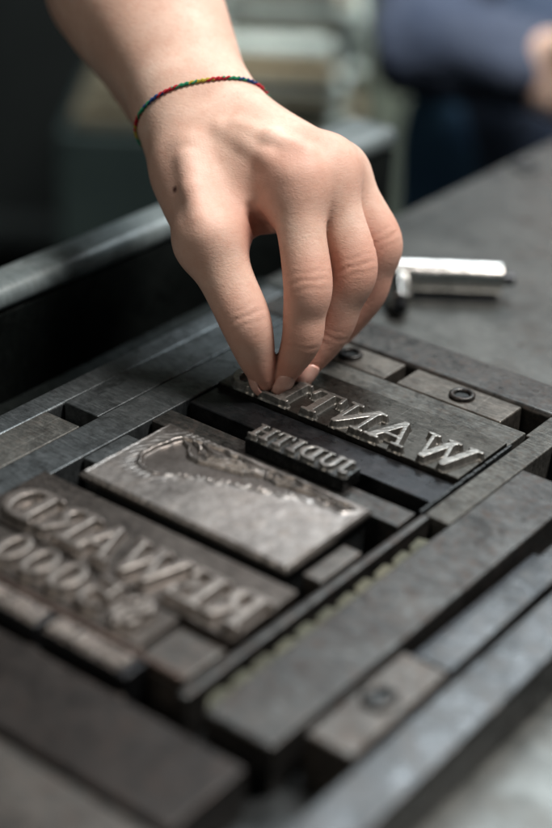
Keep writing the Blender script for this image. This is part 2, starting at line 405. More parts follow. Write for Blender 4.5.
# thin black lead beside the W
lead = MB()
ys = np.linspace(-23, 37.5, 24)
for i in range(len(ys) - 1):
    a = random.uniform(-.12, .12); lead.box((112.5 + a) * MM, (113.7 + a) * MM, ys[i] * MM, (ys[i + 1] - .02) * MM, TZ * MM, (.9 + random.uniform(-.2, .2)) * MM)
tag(lead.build('lead_strip', M_INK, None, .0002), 'thin ragged black lead strip at the right end of the word WANTED', 'lead strip')
tag(bx(.5, 111.4, -146.8, -144.2, TZ, 2.4).build('rule', M_COPPER, None, .0006), 'thin reddish copper rule running below the digits of $5000', 'rule')

# toothed brass rack in the slot
random.seed(9); rk = MB()
pts = [(124.5, -148), (124.5, -24)]
y = -148.0; prof = []; zt_ = []
while y < -34:
    q_ = random.uniform(-.5, .5); prof += [(122.9, y), (122.7, y + 1.3), (121.0 + q_ * .6, y + 2.6), (120.3 + q_ * .6, y + 9.2 + q_ * .5)]; y += 10.4
top = [(x, yy, -1.2) for x, yy in prof] + [(124.6, y, -1.2), (124.6, -148.2, -1.2)]
n = len(top)
rk.add([(a * MM, b * MM, c * MM) for a, b, c in top] + [(a * MM, b * MM, TZ * MM) for a, b, c in top],
       [tuple(range(n))[::-1]] + [tuple(range(n, 2 * n))] + [(i, (i + 1) % n, (i + 1) % n + n, i + n) for i in range(n)])
tag(rk.build('toothed_rack', M_BRASS, None, .0004), 'green tarnished brass rack with sawtooth edge inside the long slot', 'rack')

# ------------------------------------------------------------------ letters (mirrored, raised)
def arc(cx, cy, rx, ry, a0, a1, n, ra, rb=None):
    """ra: half thickness at the sides, rb: at top and bottom"""
    rb = ra if rb is None else rb; o = []
    for i in range(n + 1):
        t = math.radians(a0 + (a1 - a0) * i / n); c, s = math.cos(t), math.sin(t)
        o.append((cx + rx * c, cy + ry * s, rb + (ra - rb) * c * c))
    return o
T_, t_, s_ = .088, .047, .044      # half thickness: thick, thin, serif
def glyph(ch):
    """polylines [(x, y, halfwidth)...] in a box: height 1, returned with width"""
    def st(x, y0=s_, y1=1 - s_, r=T_): return [(x, y0 + r * .4, r), (x, y1 - r * .4, r)]
    def sf(x, y, h=.15): return [(x - h, y, s_), (x + h, y, s_)]
    if ch == 'D': return .86, [st(.22), sf(.20, s_, .16), sf(.20, 1 - s_, .16), [(.2, s_, s_), (.42, s_, s_)] , [(.2, 1 - s_, s_), (.42, 1 - s_, s_)], arc(.40, .5, .34, .5 - s_, -90, 90, 16, T_, s_)]
    if ch == 'E': return .74, [st(.20), sf(.18, s_, .13), sf(.18, 1 - s_, .13), [(.2, s_, s_), (.62, s_, s_), (.64, .25, s_)], [(.2, 1 - s_, s_), (.60, 1 - s_, s_), (.62, .76, s_)], [(.2, .51, s_), (.47, .51, s_)], [(.47, .40, s_), (.47, .62, s_)]]
    if ch == 'T': return .82, [st(.41), sf(.41, s_, .15), [(.07, .74, s_), (.10, 1 - s_, s_), (.72, 1 - s_, s_), (.75, .74, s_)]]
    if ch == 'I': return .42, [st(.21), sf(.21, s_, .14), sf(.21, 1 - s_, .14)]
    if ch == 'H': return .94, [st(.22), st(.72), sf(.22, s_, .15), sf(.22, 1 - s_, .15), sf(.72, s_, .15), sf(.72, 1 - s_, .15), [(.22, .5, s_), (.72, .5, s_)]]
    if ch == 'N': return .98, [[(.20, s_, t_), (.20, 1 - s_, t_)], [(.76, s_, t_), (.76, 1 - s_, t_)], [(.20, .94, T_), (.74, .08, T_)], sf(.20, s_, .12), sf(.14, 1 - s_, .10), sf(.76, 1 - s_, .12)]
    if ch == 'A': return .98, [[(.16, s_, t_), (.48, .95, t_)], [(.50, .93, T_), (.80, .07, T_)], sf(.16, s_, .12), sf(.80, s_, .14), [(.27, .33, t_), (.70, .33, t_)]]
    if ch == 'W': return 1.36, [[(.16, .93, T_), (.42, .06, T_)], [(.42, .05, t_), (.68, .90, t_)], [(.66, .93, T_), (.92, .06, T_)], [(.93, .05, t_), (1.18, .95, t_)], sf(.14, 1 - s_, .13), sf(.66, 1 - s_, .13), sf(1.18, 1 - s_, .11)]
    if ch == 'R': return .92, [st(.22), sf(.20, s_, .15), sf(.18, 1 - s_, .14), [(.2, 1 - s_, s_), (.46, 1 - s_, s_)], [(.2, .49, s_), (.46, .49, s_)], arc(.44, .5 + .235, .24, .235 - .01, -90, 90, 12, T_ * .95, s_), [(.48, .47, T_), (.70, .10, T_ * .95), (.84, .05, s_)]]
    if ch == 'O': return .92, [arc(.46, .5, .34, .5 - s_, 0, 360, 28, T_, s_)]
    if ch == '0': return .74, [arc(.37, .5, .25, .5 - s_, 0, 360, 28, T_, s_)]
    if ch == 'U': return .92, [[(.22, .95, T_), (.22, .34, T_)], arc(.47, .34, .25, .34 - s_, 180, 360, 14, T_ * .8, s_), [(.72, .34, t_), (.72, .95, t_)], sf(.22, 1 - s_, .15), sf(.72, 1 - s_, .12)]
    if ch == 'J': return .56, [[(.36, .95, T_), (.36, .25, T_)], [(.36, .25, T_), (.30, .06, .05), (.16, s_, s_), (.08, .12, .06)], sf(.36, 1 - s_, .15)]
    if ch == '5': return .74, [[(.16, .95, s_), (.60, .95, .06)], [(.17, .95, s_), (.14, .52, s_)], [(.14, .54, s_), (.25, .60, s_)] + arc(.36, .33, .25, .29, 90, -110, 14, T_, s_) + [(.13, .14, .07)]]
    if ch == '$': return .80, [[(.62, .74, .06), (.56, .88, s_), (.40, .93, s_), (.22, .86, .06), (.17, .72, .075), (.26, .58, T_), (.52, .44, T_), (.62, .30, .075), (.56, .13, .06), (.38, .07, s_), (.20, .13, s_), (.14, .28, .06)], [(.39, -.06, .032), (.39, 1.06, .032)]]
def glyph_d(X, Y_, polys, kk=.03):
    D = np.full(np.broadcast(X, Y_).shape, 9.0)
    for pl in polys:
        for (x0, y0, r0), (x1, y1, r1) in zip(pl[:-1], pl[1:]):
            dx, dy = x1 - x0, y1 - y0; L = dx * dx + dy * dy + 1e-9
            t = np.clip(((X - x0) * dx + (Y_ - y0) * dy) / L, 0, 1)
            D = smin(D, np.hypot(X - x0 - t * dx, Y_ - y0 - t * dy) - (r0 + (r1 - r0) * t), kk)
    return D
def letter(ch, x0, x1, y0, h, zs, zt, mat, parent, step=.19, flare=.22, wear=.022, bold=0.0):
    """mirrored raised letter, x0..x1 wide, from shoulder zs to face zt (mm)"""
    wd, polys = glyph(ch)
    sx = (x1 - x0) / wd
    m = 1.2
    xs = np.arange(x0 - m, x1 + m, step); ys = np.arange(y0 - 1.2 - .07 * h * (ch == '$'), y0 + h + 1.2 + .07 * h * (ch == '$'), step); zs_ = np.arange(zs - .9, zt + .7, step)
    X = (x1 - xs)[:, None] / sx; Yg = ((ys - y0) / h)[None, :]
    sc = (sx + h) / 2 if sx > 0 else h
    # distance in mm with mean scale
    pol = polys
    d2 = glyph_d(X, Yg, pol) * min(sx, h) ** .5 * max(sx, h) ** .5 - bold
    Z = zs_[None, None, :]
    rng = np.random.RandomState(ord(ch) + int(x0))
    d2 = d2[:, :, None] - flare * np.clip(zt - Z, 0, 9) - .5 * np.clip((zs + .7 - Z), 0, 1) ** 2
    dz = Z - zt
    k = .22
    d = -smin(-d2 + 0 * dz, -dz + 0 * d2, k)
    d = np.maximum(d, (zs - .5) - Z)
    d = d + wear * (np.sin(X[:, :, None] * 17 + Z) * np.cos(Yg[:, :, None] * 23) + .6 * np.sin(X[:, :, None] * 41 + Yg[:, :, None] * 37))
    V, Q = surface_nets(d.astype(np.float32), (xs[0], ys[0], zs_[0]), step)
    return mesh_obj('letter', V * MM, Q, mat, parent, smooth=True)

def slug(label, x0, x1, y0, y1, zs, zt, ly, lh, items, mb, mf, name='type_slug', **kw):
    e = empty(name, ((x0 + x1) / 2 * MM, (y0 + y1) / 2 * MM, TZ * MM)); tag(e, label, 'type slug', 'word slugs')
    bx(x0, x1, y0, y1, TZ, zs).build('slug_body', mb, e, .0005)
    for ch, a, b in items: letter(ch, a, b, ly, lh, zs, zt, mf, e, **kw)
    return e
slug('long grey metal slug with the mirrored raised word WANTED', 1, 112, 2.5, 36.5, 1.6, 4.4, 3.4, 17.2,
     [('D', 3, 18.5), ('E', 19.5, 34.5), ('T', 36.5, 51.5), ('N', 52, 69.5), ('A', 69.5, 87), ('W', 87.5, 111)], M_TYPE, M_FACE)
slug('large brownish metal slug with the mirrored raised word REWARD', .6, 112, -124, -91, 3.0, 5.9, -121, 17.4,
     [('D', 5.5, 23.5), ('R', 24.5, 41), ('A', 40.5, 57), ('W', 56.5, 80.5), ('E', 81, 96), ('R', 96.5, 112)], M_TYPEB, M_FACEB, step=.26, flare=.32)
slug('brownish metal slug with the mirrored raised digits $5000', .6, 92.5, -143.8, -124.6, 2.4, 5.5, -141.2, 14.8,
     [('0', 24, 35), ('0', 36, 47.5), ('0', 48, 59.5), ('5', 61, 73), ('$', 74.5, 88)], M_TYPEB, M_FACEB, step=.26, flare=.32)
# two small blurred lines at the bottom
for lab, a, b in (('short dark slug of tiny letters at the left picture edge, below the copper rule', 22, 62.5),
                  ('dark slug of tiny letters below the copper rule, right one of the two', 65, 99.5)):
    e = empty('type_slug', ((a + b) / 2 * MM, -151.5 * MM, TZ * MM)); tag(e, lab, 'type slug', 'small lines of type')
    bx(a, b, -156.6, -147.2, TZ, 2.2).build('slug_body', M_DARK, e, .0006)
    x = a + 1.0; word = 'HDINTEUA'; i = 0
    while x + 4 < b:
        letter(word[i % 8], x, x + 3.9, -155.2, 6.2, 2.2, 3.6, M_FACEB, e, step=.28, flare=.3); x += 4.3; i += 1

# small name, single sorts
SX = [('H', 41.3, 50.6), ('T', 50.6, 58.3), ('I', 58.3, 63.0), ('D', 63.0, 71.6), ('U', 71.6, 80.1), ('J', 80.1, 85.4)]
where = ['leftmost of the small name', 'second from left of the small name', 'narrow, mid small name',
         'between I and U of the small name', 'second from right of the small name', 'rightmost of the small name']
for (c, a, b), wh in zip(SX, where):
    e = empty('type_sort', ((a + b) / 2 * MM, -25.3 * MM, .1 * MM))
    tag(e, f'small black type sort with mirrored {c}, {wh}', 'type sort', 'single sorts of the small name')
    bx(a, b - .04, -30.4, -20.2 + random.uniform(-.2, .2), .1, 5.6 + random.uniform(-.06, .06)).build('sort_body', M_SORT, e, .00025)
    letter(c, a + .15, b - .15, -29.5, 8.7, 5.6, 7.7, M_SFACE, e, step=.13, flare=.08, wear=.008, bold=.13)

# ------------------------------------------------------------------ engraved plate
def inpoly(X, Y_, P):
    c = np.zeros(X.shape, bool); n = len(P); dmin = np.full(X.shape, 99.)
    for i in range(n):
        x0, y0 = P[i]; x1, y1 = P[(i + 1) % n]
        cr = ((y0 > Y_) != (y1 > Y_)) & (X < (x1 - x0) * (Y_ - y0) / (y1 - y0 + 1e-12) + x0); c ^= cr
        dx, dy = x1 - x0, y1 - y0; t = np.clip(((X - x0) * dx + (Y_ - y0) * dy) / (dx * dx + dy * dy + 1e-9), 0, 1)
        dmin = np.minimum(dmin, np.hypot(X - x0 - t * dx, Y_ - y0 - t * dy))
    return np.where(c, -dmin, dmin)
def vnoise(X, Y_, sc, seed):
    r = np.random.RandomState(seed); G = r.rand(64, 64)
    x = X / sc; y = Y_ / sc; xi = np.floor(x).astype(int); yi = np.floor(y).astype(int); fx = x - xi; fy = y - yi
    fx = fx * fx * (3 - 2 * fx); fy = fy * fy * (3 - 2 * fy)
    g = lambda a, b: G[a % 64, b % 64]
    return (g(xi, yi) * (1 - fx) + g(xi + 1, yi) * fx) * (1 - fy) + (g(xi, yi + 1) * (1 - fx) + g(xi + 1, yi + 1) * fx) * fy - .5
PX0, PX1, PY0, PY1, PZ = 12.5, 103.6, -86.0, -39.0, 5.0
pe = empty('engraved_plate', ((PX0 + PX1) / 2 * MM, (PY0 + PY1) / 2 * MM, TZ * MM))
tag(pe, 'bright silvery engraved picture plate with rough raised relief, in the middle of the lock-up', 'engraved plate')
bx(PX0 + 1.6, PX1 - 1.6, PY0 + 2.6, PY1 - 1.2, TZ, 1.2).build('plate_mount', M_INK, pe, .0004)
W_, H_ = PX1 - PX0, PY1 - PY0
st = .25
gx = np.arange(0, W_ + st / 2, st); gy = np.arange(0, H_ + st / 2, st)
GX, GY = np.meshgrid(gx, gy, indexing='ij')
wx = GX + 1.6 * vnoise(GX, GY, 4, 1) + .25 * vnoise(GX, GY, 1.2, 2); wy = GY + 1.6 * vnoise(GX, GY, 4, 3) + .25 * vnoise(GX, GY, 1.2, 4)
rec = [(11.5, 17.5), (9, 22), (8, 28), (9.5, 33), (10, 37), (12, 41), (16, 43.0), (30, 44.2), (60, 44.8), (84, 44), (87, 42), (84, 39), (78, 37.5), (73, 39), (68, 37), (61, 33.5), (54, 31), (47, 29), (41, 26), (35, 23.5), (28, 20.5), (20, 17)]
d = inpoly(wx, wy, rec)
hgt = np.zeros_like(GX)
sm = lambda t: np.clip(t, 0, 1) ** 2 * (3 - 2 * np.clip(t, 0, 1))
hgt -= .95 * sm((-d + .2) / .8)                                   # etched field
hgt += .50 * np.exp(-((d - .35) / .75) ** 2) * (.6 + .9 * vnoise(GX, GY, 2.2, 6) + .4)   # rough burr around it
# bundle of raised strands along the top
def strand(P, wdt, ht, sd):
    global hgt
    m = np.full(GX.shape, 99.)
    for (x0, y0), (x1, y1) in zip(P[:-1], P[1:]):
        dx, dy = x1 - x0, y1 - y0; t = np.clip(((wx - x0) * dx + (wy - y0) * dy) / (dx * dx + dy * dy), 0, 1)
        m = np.minimum(m, np.hypot(wx - x0 - t * dx, wy - y0 - t * dy))
    hgt = np.maximum(hgt, -.95 + ht * np.exp(-(m / wdt) ** 4) * (1 + .22 * vnoise(GX, GY, 2.6, sd)))
strand([(14, 40), (19, 36.5), (22, 33.5), (27, 32.5), (33, 34), (39, 36), (45, 38.5), (49, 39.5)], .65, 1.6, 11)
strand([(17, 42), (22, 38), (27, 36.5), (34, 37.5), (42, 40.5), (50, 42)], .45, 1.6, 12)
strand([(20, 43), (27, 40), (35, 40.8), (44, 42.6), (54, 43)], .4, 1.5, 13)
strand([(15, 43), (20, 40.5), (25, 38.6), (31, 39.2), (40, 42)], .32, 1.35, 14)
strand([(24, 34.5), (31, 35.5), (38, 38), (46, 40.5), (56, 42.2), (66, 42.5)], .34, 1.4, 15)
strand([(50, 40), (58, 40), (64, 41.5), (72, 42), (80, 41.5), (86, 40.5)], .5, 1.3, 16)
strand([(60, 42), (68, 43.3), (78, 43.2), (85, 42)], .35, 1.2, 17)
# ragged spikes along the lower edge
rng = np.random.RandomState(5)
bx0 = [(27, 20), (35, 23), (41, 25.5), (47, 28.5), (54, 30.5), (61, 33), (68, 36), (76, 37.5)]
for i in range(26):
    t = i / 25 * (len(bx0) - 1); k = min(int(t), len(bx0) - 2); q = t - k
    x = bx0[k][0] + (bx0[k + 1][0] - bx0[k][0]) * q; y_ = bx0[k][1] + (bx0[k + 1][1] - bx0[k][1]) * q
    L = rng.uniform(1.2, 4.2)
    strand([(x, y_ - 1), (x + rng.uniform(-1.6, 1.0), y_ + L)], rng.uniform(.35, .7), rng.uniform(.65, 1.15), 20 + i)
hm = sm((-d - .2) / .6) * sm((GX - 40) / 12)
hgt += hm * (hgt < -.75) * .16 * np.clip(np.sin((wy * 1.0 - wx * .18) * 5.2 + 2 * vnoise(GX, GY, 4, 41)), 0, 1)
# fine scratched lines at the left tip and soft unevenness of the frosted part
hgt += .10 * np.exp(-((d - 3) / 3) ** 2) * np.sin(vnoise(GX, GY, 5, 8) * 9 + (GX * .7 - GY * .5) * 3.2) * (GX < 26) * (d > 0)
hgt += .10 * vnoise(GX, GY, 11, 30) + .03 * vnoise(GX, GY, 2.5, 31) + .03 * vnoise(GX, GY, .8, 32)
# rim: bevelled, chipped
edge = np.minimum(np.minimum(GX, W_ - GX), np.minimum(GY, H_ - GY)) + .35 * vnoise(GX, GY, 1.6, 33)
hgt += .22 * np.exp(-((edge - 1.1) / .5) ** 2)
hgt -= .9 * (1 - sm(edge / 1.5)) ** 2
nx, ny = GX.shape
V = np.stack([GX + PX0, GY + PY0, PZ + hgt], -1).reshape(-1, 3)
Ii = np.arange(nx * ny).reshape(nx, ny)
Q = np.stack([Ii[:-1, :-1], Ii[1:, :-1], Ii[1:, 1:], Ii[:-1, 1:]], -1).reshape(-1, 4).tolist()
bnd = list(Ii[:, 0]) + list(Ii[-1, 1:]) + list(Ii[-2::-1, -1]) + list(Ii[0, -2:0:-1])
nb = len(bnd); V = list(map(tuple, V)); prev = bnd
for lv, off in ((-1.0, .12), (-2.0, .0), (-3.2, -.35)):
    cur = []
    for j, bi in enumerate(bnd):
        x, y_, z = V[bi]; cx = (x - (PX0 + PX1) / 2); cy = (y_ - (PY0 + PY1) / 2)
        o_ = off + .22 * math.sin(j * .9) * math.sin(j * .23) + random.uniform(-.08, .08)
        nx_ = o_ if abs(x - PX1) < .01 else (-o_ if abs(x - PX0) < .01 else 0); ny_ = o_ if abs(y_ - PY1) < .01 else (-o_ if abs(y_ - PY0) < .01 else 0)
        V.append((x + nx_, y_ + ny_, PZ + lv)); cur.append(len(V) - 1)
    for j in range(nb): Q.append((int(prev[j]), int(cur[j]), int(cur[(j + 1) % nb]), int(prev[(j + 1) % nb])))
    prev = cur
Q.append(tuple(prev)[::-1])
pf_ = mesh_obj('plate_face', np.array(V) * MM, [tuple(int(a) for a in q) for q in Q], M_PLATE, pe, smooth=True)
et = np.zeros(len(V), np.float32); et[:nx * ny] = (sm((-d + .1) / .6) * (1 - sm((hgt + .75) / .5))).reshape(-1)
A_ = pf_.data.attributes.new('etched', 'FLOAT', 'POINT'); A_.data.foreach_set('value', et)

TZ = TZ0
# ------------------------------------------------------------------ quoin key on the table
ke = empty('quoin_key', (18 * MM, 150 * MM, TZ * MM)); tag(ke, 'shiny steel T-shaped quoin key lying on the table behind the hand', 'quoin key')
kz = TZ + 9
def onz(u, v, z):
    dd = RM @ np.array([(u - 276.0) / F, -(v - 414.0) / F, -1.0]); t = (z * MM - CP[2]) / dd[2]; return CP + dd * t
kA, kB = onz(398, 275, kz), onz(502, 279, kz)
ax = (kB - kA) / np.linalg.norm(kB - kA)
MB().cyl(kA - ax * .004, kB, .0080, n=40).build('handle_bar', M_CHROME, ke, .0014)
MB().cyl(kB + ax * .0002, kB + ax * .006, .0035, .003, n=20).build('bar_tip', M_DARK, ke, .0005)
kC = onz(400, 303, kz - 3)
MB().cyl(kA + (kC - kA) * .05, kC, .0062, .0055, n=8).build('shank', M_CHROME, ke, .0006)
MB().cyl(kC, kC + (kC - kA) / np.linalg.norm(kC - kA) * .006, .0036, .0036, n=4).build('key_tip', M_DARK, ke, .0004)

wc = onz(525, 168, TZ)
MB().lathe((wc[0], wc[1], TZ * MM), [(a * MM, b * MM) for a, b in [(4.2, .1), (4.2, 1.4), (4.6, 1.8), (7.6, 1.8), (8.2, 1.3), (8.2, .1)]]).build('washer', M_OILY, smooth=True)
tag(bpy.data.objects['washer'], 'blurred flat steel washer lying on the far part of the table', 'washer')
# ------------------------------------------------------------------ press frame rail behind
pf = empty('press_frame', (-.105, .10, -.09)); tag(pf, 'black press frame with a pale grey rounded rail on top, behind the table', 'press frame')
bx(-112, -93.5, -420, 249, -160, 10).build('frame_wall', M_BLACK, pf, .002)
bx(-112, -91.5, -420, 250, 10.4, 21).build('top_rail', M_RAIL, pf, .0045, 5)
bx(-117, -89, 212, 256, -160, 11.5).build('end_bracket', M_BLACK, pf, .003)
bx(-118, -87.5, 208, 257, 11.8, 22.5).build('end_cap', M_RAIL, pf, .0045, 4)

# ------------------------------------------------------------------ background room
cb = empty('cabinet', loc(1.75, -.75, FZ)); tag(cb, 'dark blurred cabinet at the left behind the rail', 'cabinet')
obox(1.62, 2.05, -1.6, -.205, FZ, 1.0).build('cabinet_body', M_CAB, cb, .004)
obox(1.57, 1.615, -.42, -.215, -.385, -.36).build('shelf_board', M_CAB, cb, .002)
def stack(label, u, v, dpt, wd, levels, mats, name='paper_stack', cat='stack of paper'):
    p = at(u, v, dpt); e = empty(name, p); tag(e, label, cat)
    f = (p - CP).dot(FW); r = (p - CP).dot(RT); z = p[2]
    for i, h in enumerate(levels):
        a = random.uniform(-.02, .02)
        obox(f + a, f + .22 + a, r - wd / 2 + a, r + wd / 2 + a, z, z + h * .93).build('sheaf', mats[i % len(mats)], e, .002)
        z += h
    return e
stack('blurred stack of pale papers on a shelf behind the wrist', 287, 128, 1.55, .115, [.008, .012, .006, .010, .014, .006, .016, .008, .012, .006, .014, .010, .02, .02], [M_PAPER, M_PAPERB, M_PAPER, M_SHELF, M_PAPER, M_PAPER, M_PAPERB, M_PAPER, M_PAPER, M_SHELF, M_PAPER])
sp = at(287, 131, 1.55); ff = (sp - CP).dot(FW); rr_ = (sp - CP).dot(RT)
rk_ = obox(ff - .02, ff + .34, rr_ - .12, rr_ + .085, sp[2] - .52, sp[2] - .001)
tag(rk_.build('shelf_cabinet', M_SHELF, None, .004), 'low brown wooden cupboard under the blurred paper stack', 'cupboard')
stack('blurred pale beige box low between the dark cabinet and the forearm', 112, 128, 1.45, .07, [.014, .014], [M_SHELF, M_SHELF], 'box', 'box')
sp2 = at(112, 130, 1.45); f2 = (sp2 - CP).dot(FW); r2 = (sp2 - CP).dot(RT)
tag(obox(f2 - .01, f2 + .2, r2 - .05, r2 + .12, FZ, sp2[2] - .001).build('stool', plain('teal_grey_paint', (.008, .013, .013), (.014, .021, .020), .6, 8), None, .004), 'dim teal grey cupboard behind the rail, left of the wrist', 'cupboard')

# ------------------------------------------------------------------ person in the background (navy work clothes)
def person_back():
    P = lambda u, v, d: at(u, v, d)
    step = .009
    D0 = 1.27
    sh = P(440, -150, D0 + .04); el = P(428, 38, D0); wr = P(525, 68, D0 - .06); hd = P(556, 60, D0 - .075)
    neck = P(620, -300, D0 + .12); chest = P(620, -110, D0 + .17); waist = P(620, 60, D0 + .16); hip = P(600, 150, D0 + .15)
    UP = np.array([0, 0, 1.0])
    lo = np.minimum.reduce([sh, hip, hd, waist]) - .35; hi = np.maximum.reduce([sh, neck, hd]) + .35
    lo[2] = FZ - .02; hi[2] = .95
    vol = Vol(lo, hi, step)
    G = vol.new() ; G[:] = .2
    # body: skin figure = head, neck, torso, arms, legs
    top = chest + UP * .22
    r = RT
    def c(a, b, ra, rb, k=.04): add_cone(vol, G, a, b, ra, rb, k, .06)
    c(hip, waist, .135, .125); c(waist, chest, .125, .14); c(chest - r * .12, chest + r * .12, .10, .10)
    c(chest + UP * .12 - r * .13, chest + UP * .12 + r * .13, .06, .06)
    nk = chest + UP * .16; c(nk, nk + UP * .14, .05, .05); hc = nk + UP * .25 - FW * .02
    c(hc, hc + UP * .06, .075, .085); c(hc - UP * .07 - FW * .03, hc, .045, .07)
    c(hc - FW * .095 - UP * .005, hc - FW * .08 + UP * .03, .012, .008, .01)
    shl = chest + UP * .10 - r * .17; shr = chest + UP * .10 + r * .17
    c(shl, el, .048, .036, .03); c(el, wr, .034, .026, .02)
    elr = shr - UP * .26 - FW * .08 + r * .05; c(shr, elr, .055, .045, .03); c(elr, hd + r * .09 , .043, .03, .03)
    for s in (-1, 1):
        h0 = hip + r * s * .085; kn = h0 - UP * .40 - FW * .03; an = np.array([kn[0], kn[1], FZ + .08]) + FW * .03
        c(h0, kn, .085, .06); c(kn, an, .06, .042); c(an - UP * .04, an - UP * .04 - FW * .15, .038, .03, .03)
    V, Q = surface_nets(G, vol.lo, step)
    body = mesh_obj('person', V, Q, M_SKIN, smooth=True)
    tag(body, 'blurred person in navy work clothes standing behind the table with a bent arm', 'person')
    # clothes as shells
    def shell(name, fn, mat, grow=.012):
        G2 = vol.new(); G2[:] = .2
        def cc(a, b, ra, rb, k=.04): add_cone(vol, G2, a, b, ra + grow, rb + grow, k, .06)
        fn(cc); V2, Q2 = surface_nets(G2, vol.lo, step); return mesh_obj(name, V2, Q2, mat, body, smooth=True)
    def jacket(cc):
        cc(hip + UP * .03, waist, .138, .125); cc(waist, chest, .125, .14); cc(chest - r * .12, chest + r * .12, .10, .10); cc(chest + UP * .12 - r * .13, chest + UP * .12 + r * .13, .06, .06)
        cc(shr, elr, .055, .045, .03); cc(elr, elr + (hd + r * .09 - elr) * .7, .040, .034, .03)
    shell('jacket', jacket, M_JACKET)
    def sleeve(cc): cc(shl, el, .048, .037, .03); cc(el, wr, .036, .028, .02)
    so = shell('sleeve', sleeve, M_SLEEVE, .007)
    tx = bpy.data.textures.new('cloth_folds', 'CLOUDS'); tx.noise_scale = .05; tx.noise_depth = 1
    dm = so.modifiers.new('folds', 'DISPLACE'); dm.texture = tx; dm.strength = .022; dm.mid_level = .5
    def jeans(cc):
        for s in (-1, 1):
            h0 = hip + r * s * .085; kn = h0 - UP * .40 - FW * .03; an = np.array([kn[0], kn[1], FZ + .12]) + FW * .03
            cc(h0 - UP * .0, kn, .085, .065); cc(kn, an, .065, .055)
    shell('trousers', jeans, M_JEANS)
    shell('hair', lambda cc: (cc(hc + FW * .02 + UP * .02, hc + UP * .07, .075, .085)), M_INK, .012)
    # hand, palm and five fingers curled towards the work
    hv = Vol(hd - .09, hd + .12, .0035); Gh = hv.new()
    pd = (wr - el) / np.linalg.norm(wr - el)
    pl0 = wr - pd * .02; pl1 = wr + pd * .065
    for s in (-.018, 0, .018): add_cone(hv, Gh, pl0 + UP * s * .6, pl1 + UP * s, .017, .014, .012)
    for j, s in enumerate((-.03, -.010, .010, .028)):
        a = pl1 + UP * s; b = a + pd * .035 - FW * .012; c_ = b + pd * .012 - FW * .022 - UP * .006; add_cone(hv, Gh, a - pd * .01, b, .010, .009, .003); add_cone(hv, Gh, b, c_, .009, .0075, .003)
    a = wr + pd * .02 + UP * .02; b = a + pd * .03 + UP * .016 - FW * .02; add_cone(hv, Gh, a, b, .013, .011, .006); add_cone(hv, Gh, b, b + pd * .028 - FW * .01 - UP * .006, .0105, .008, .003)
    return body, hv, Gh
bp, hv, Gh = person_back()
V, Q = surface_nets(Gh, hv.lo, hv.step)
mesh_obj('hand', V, Q, M_SKIN, bp, smooth=True)

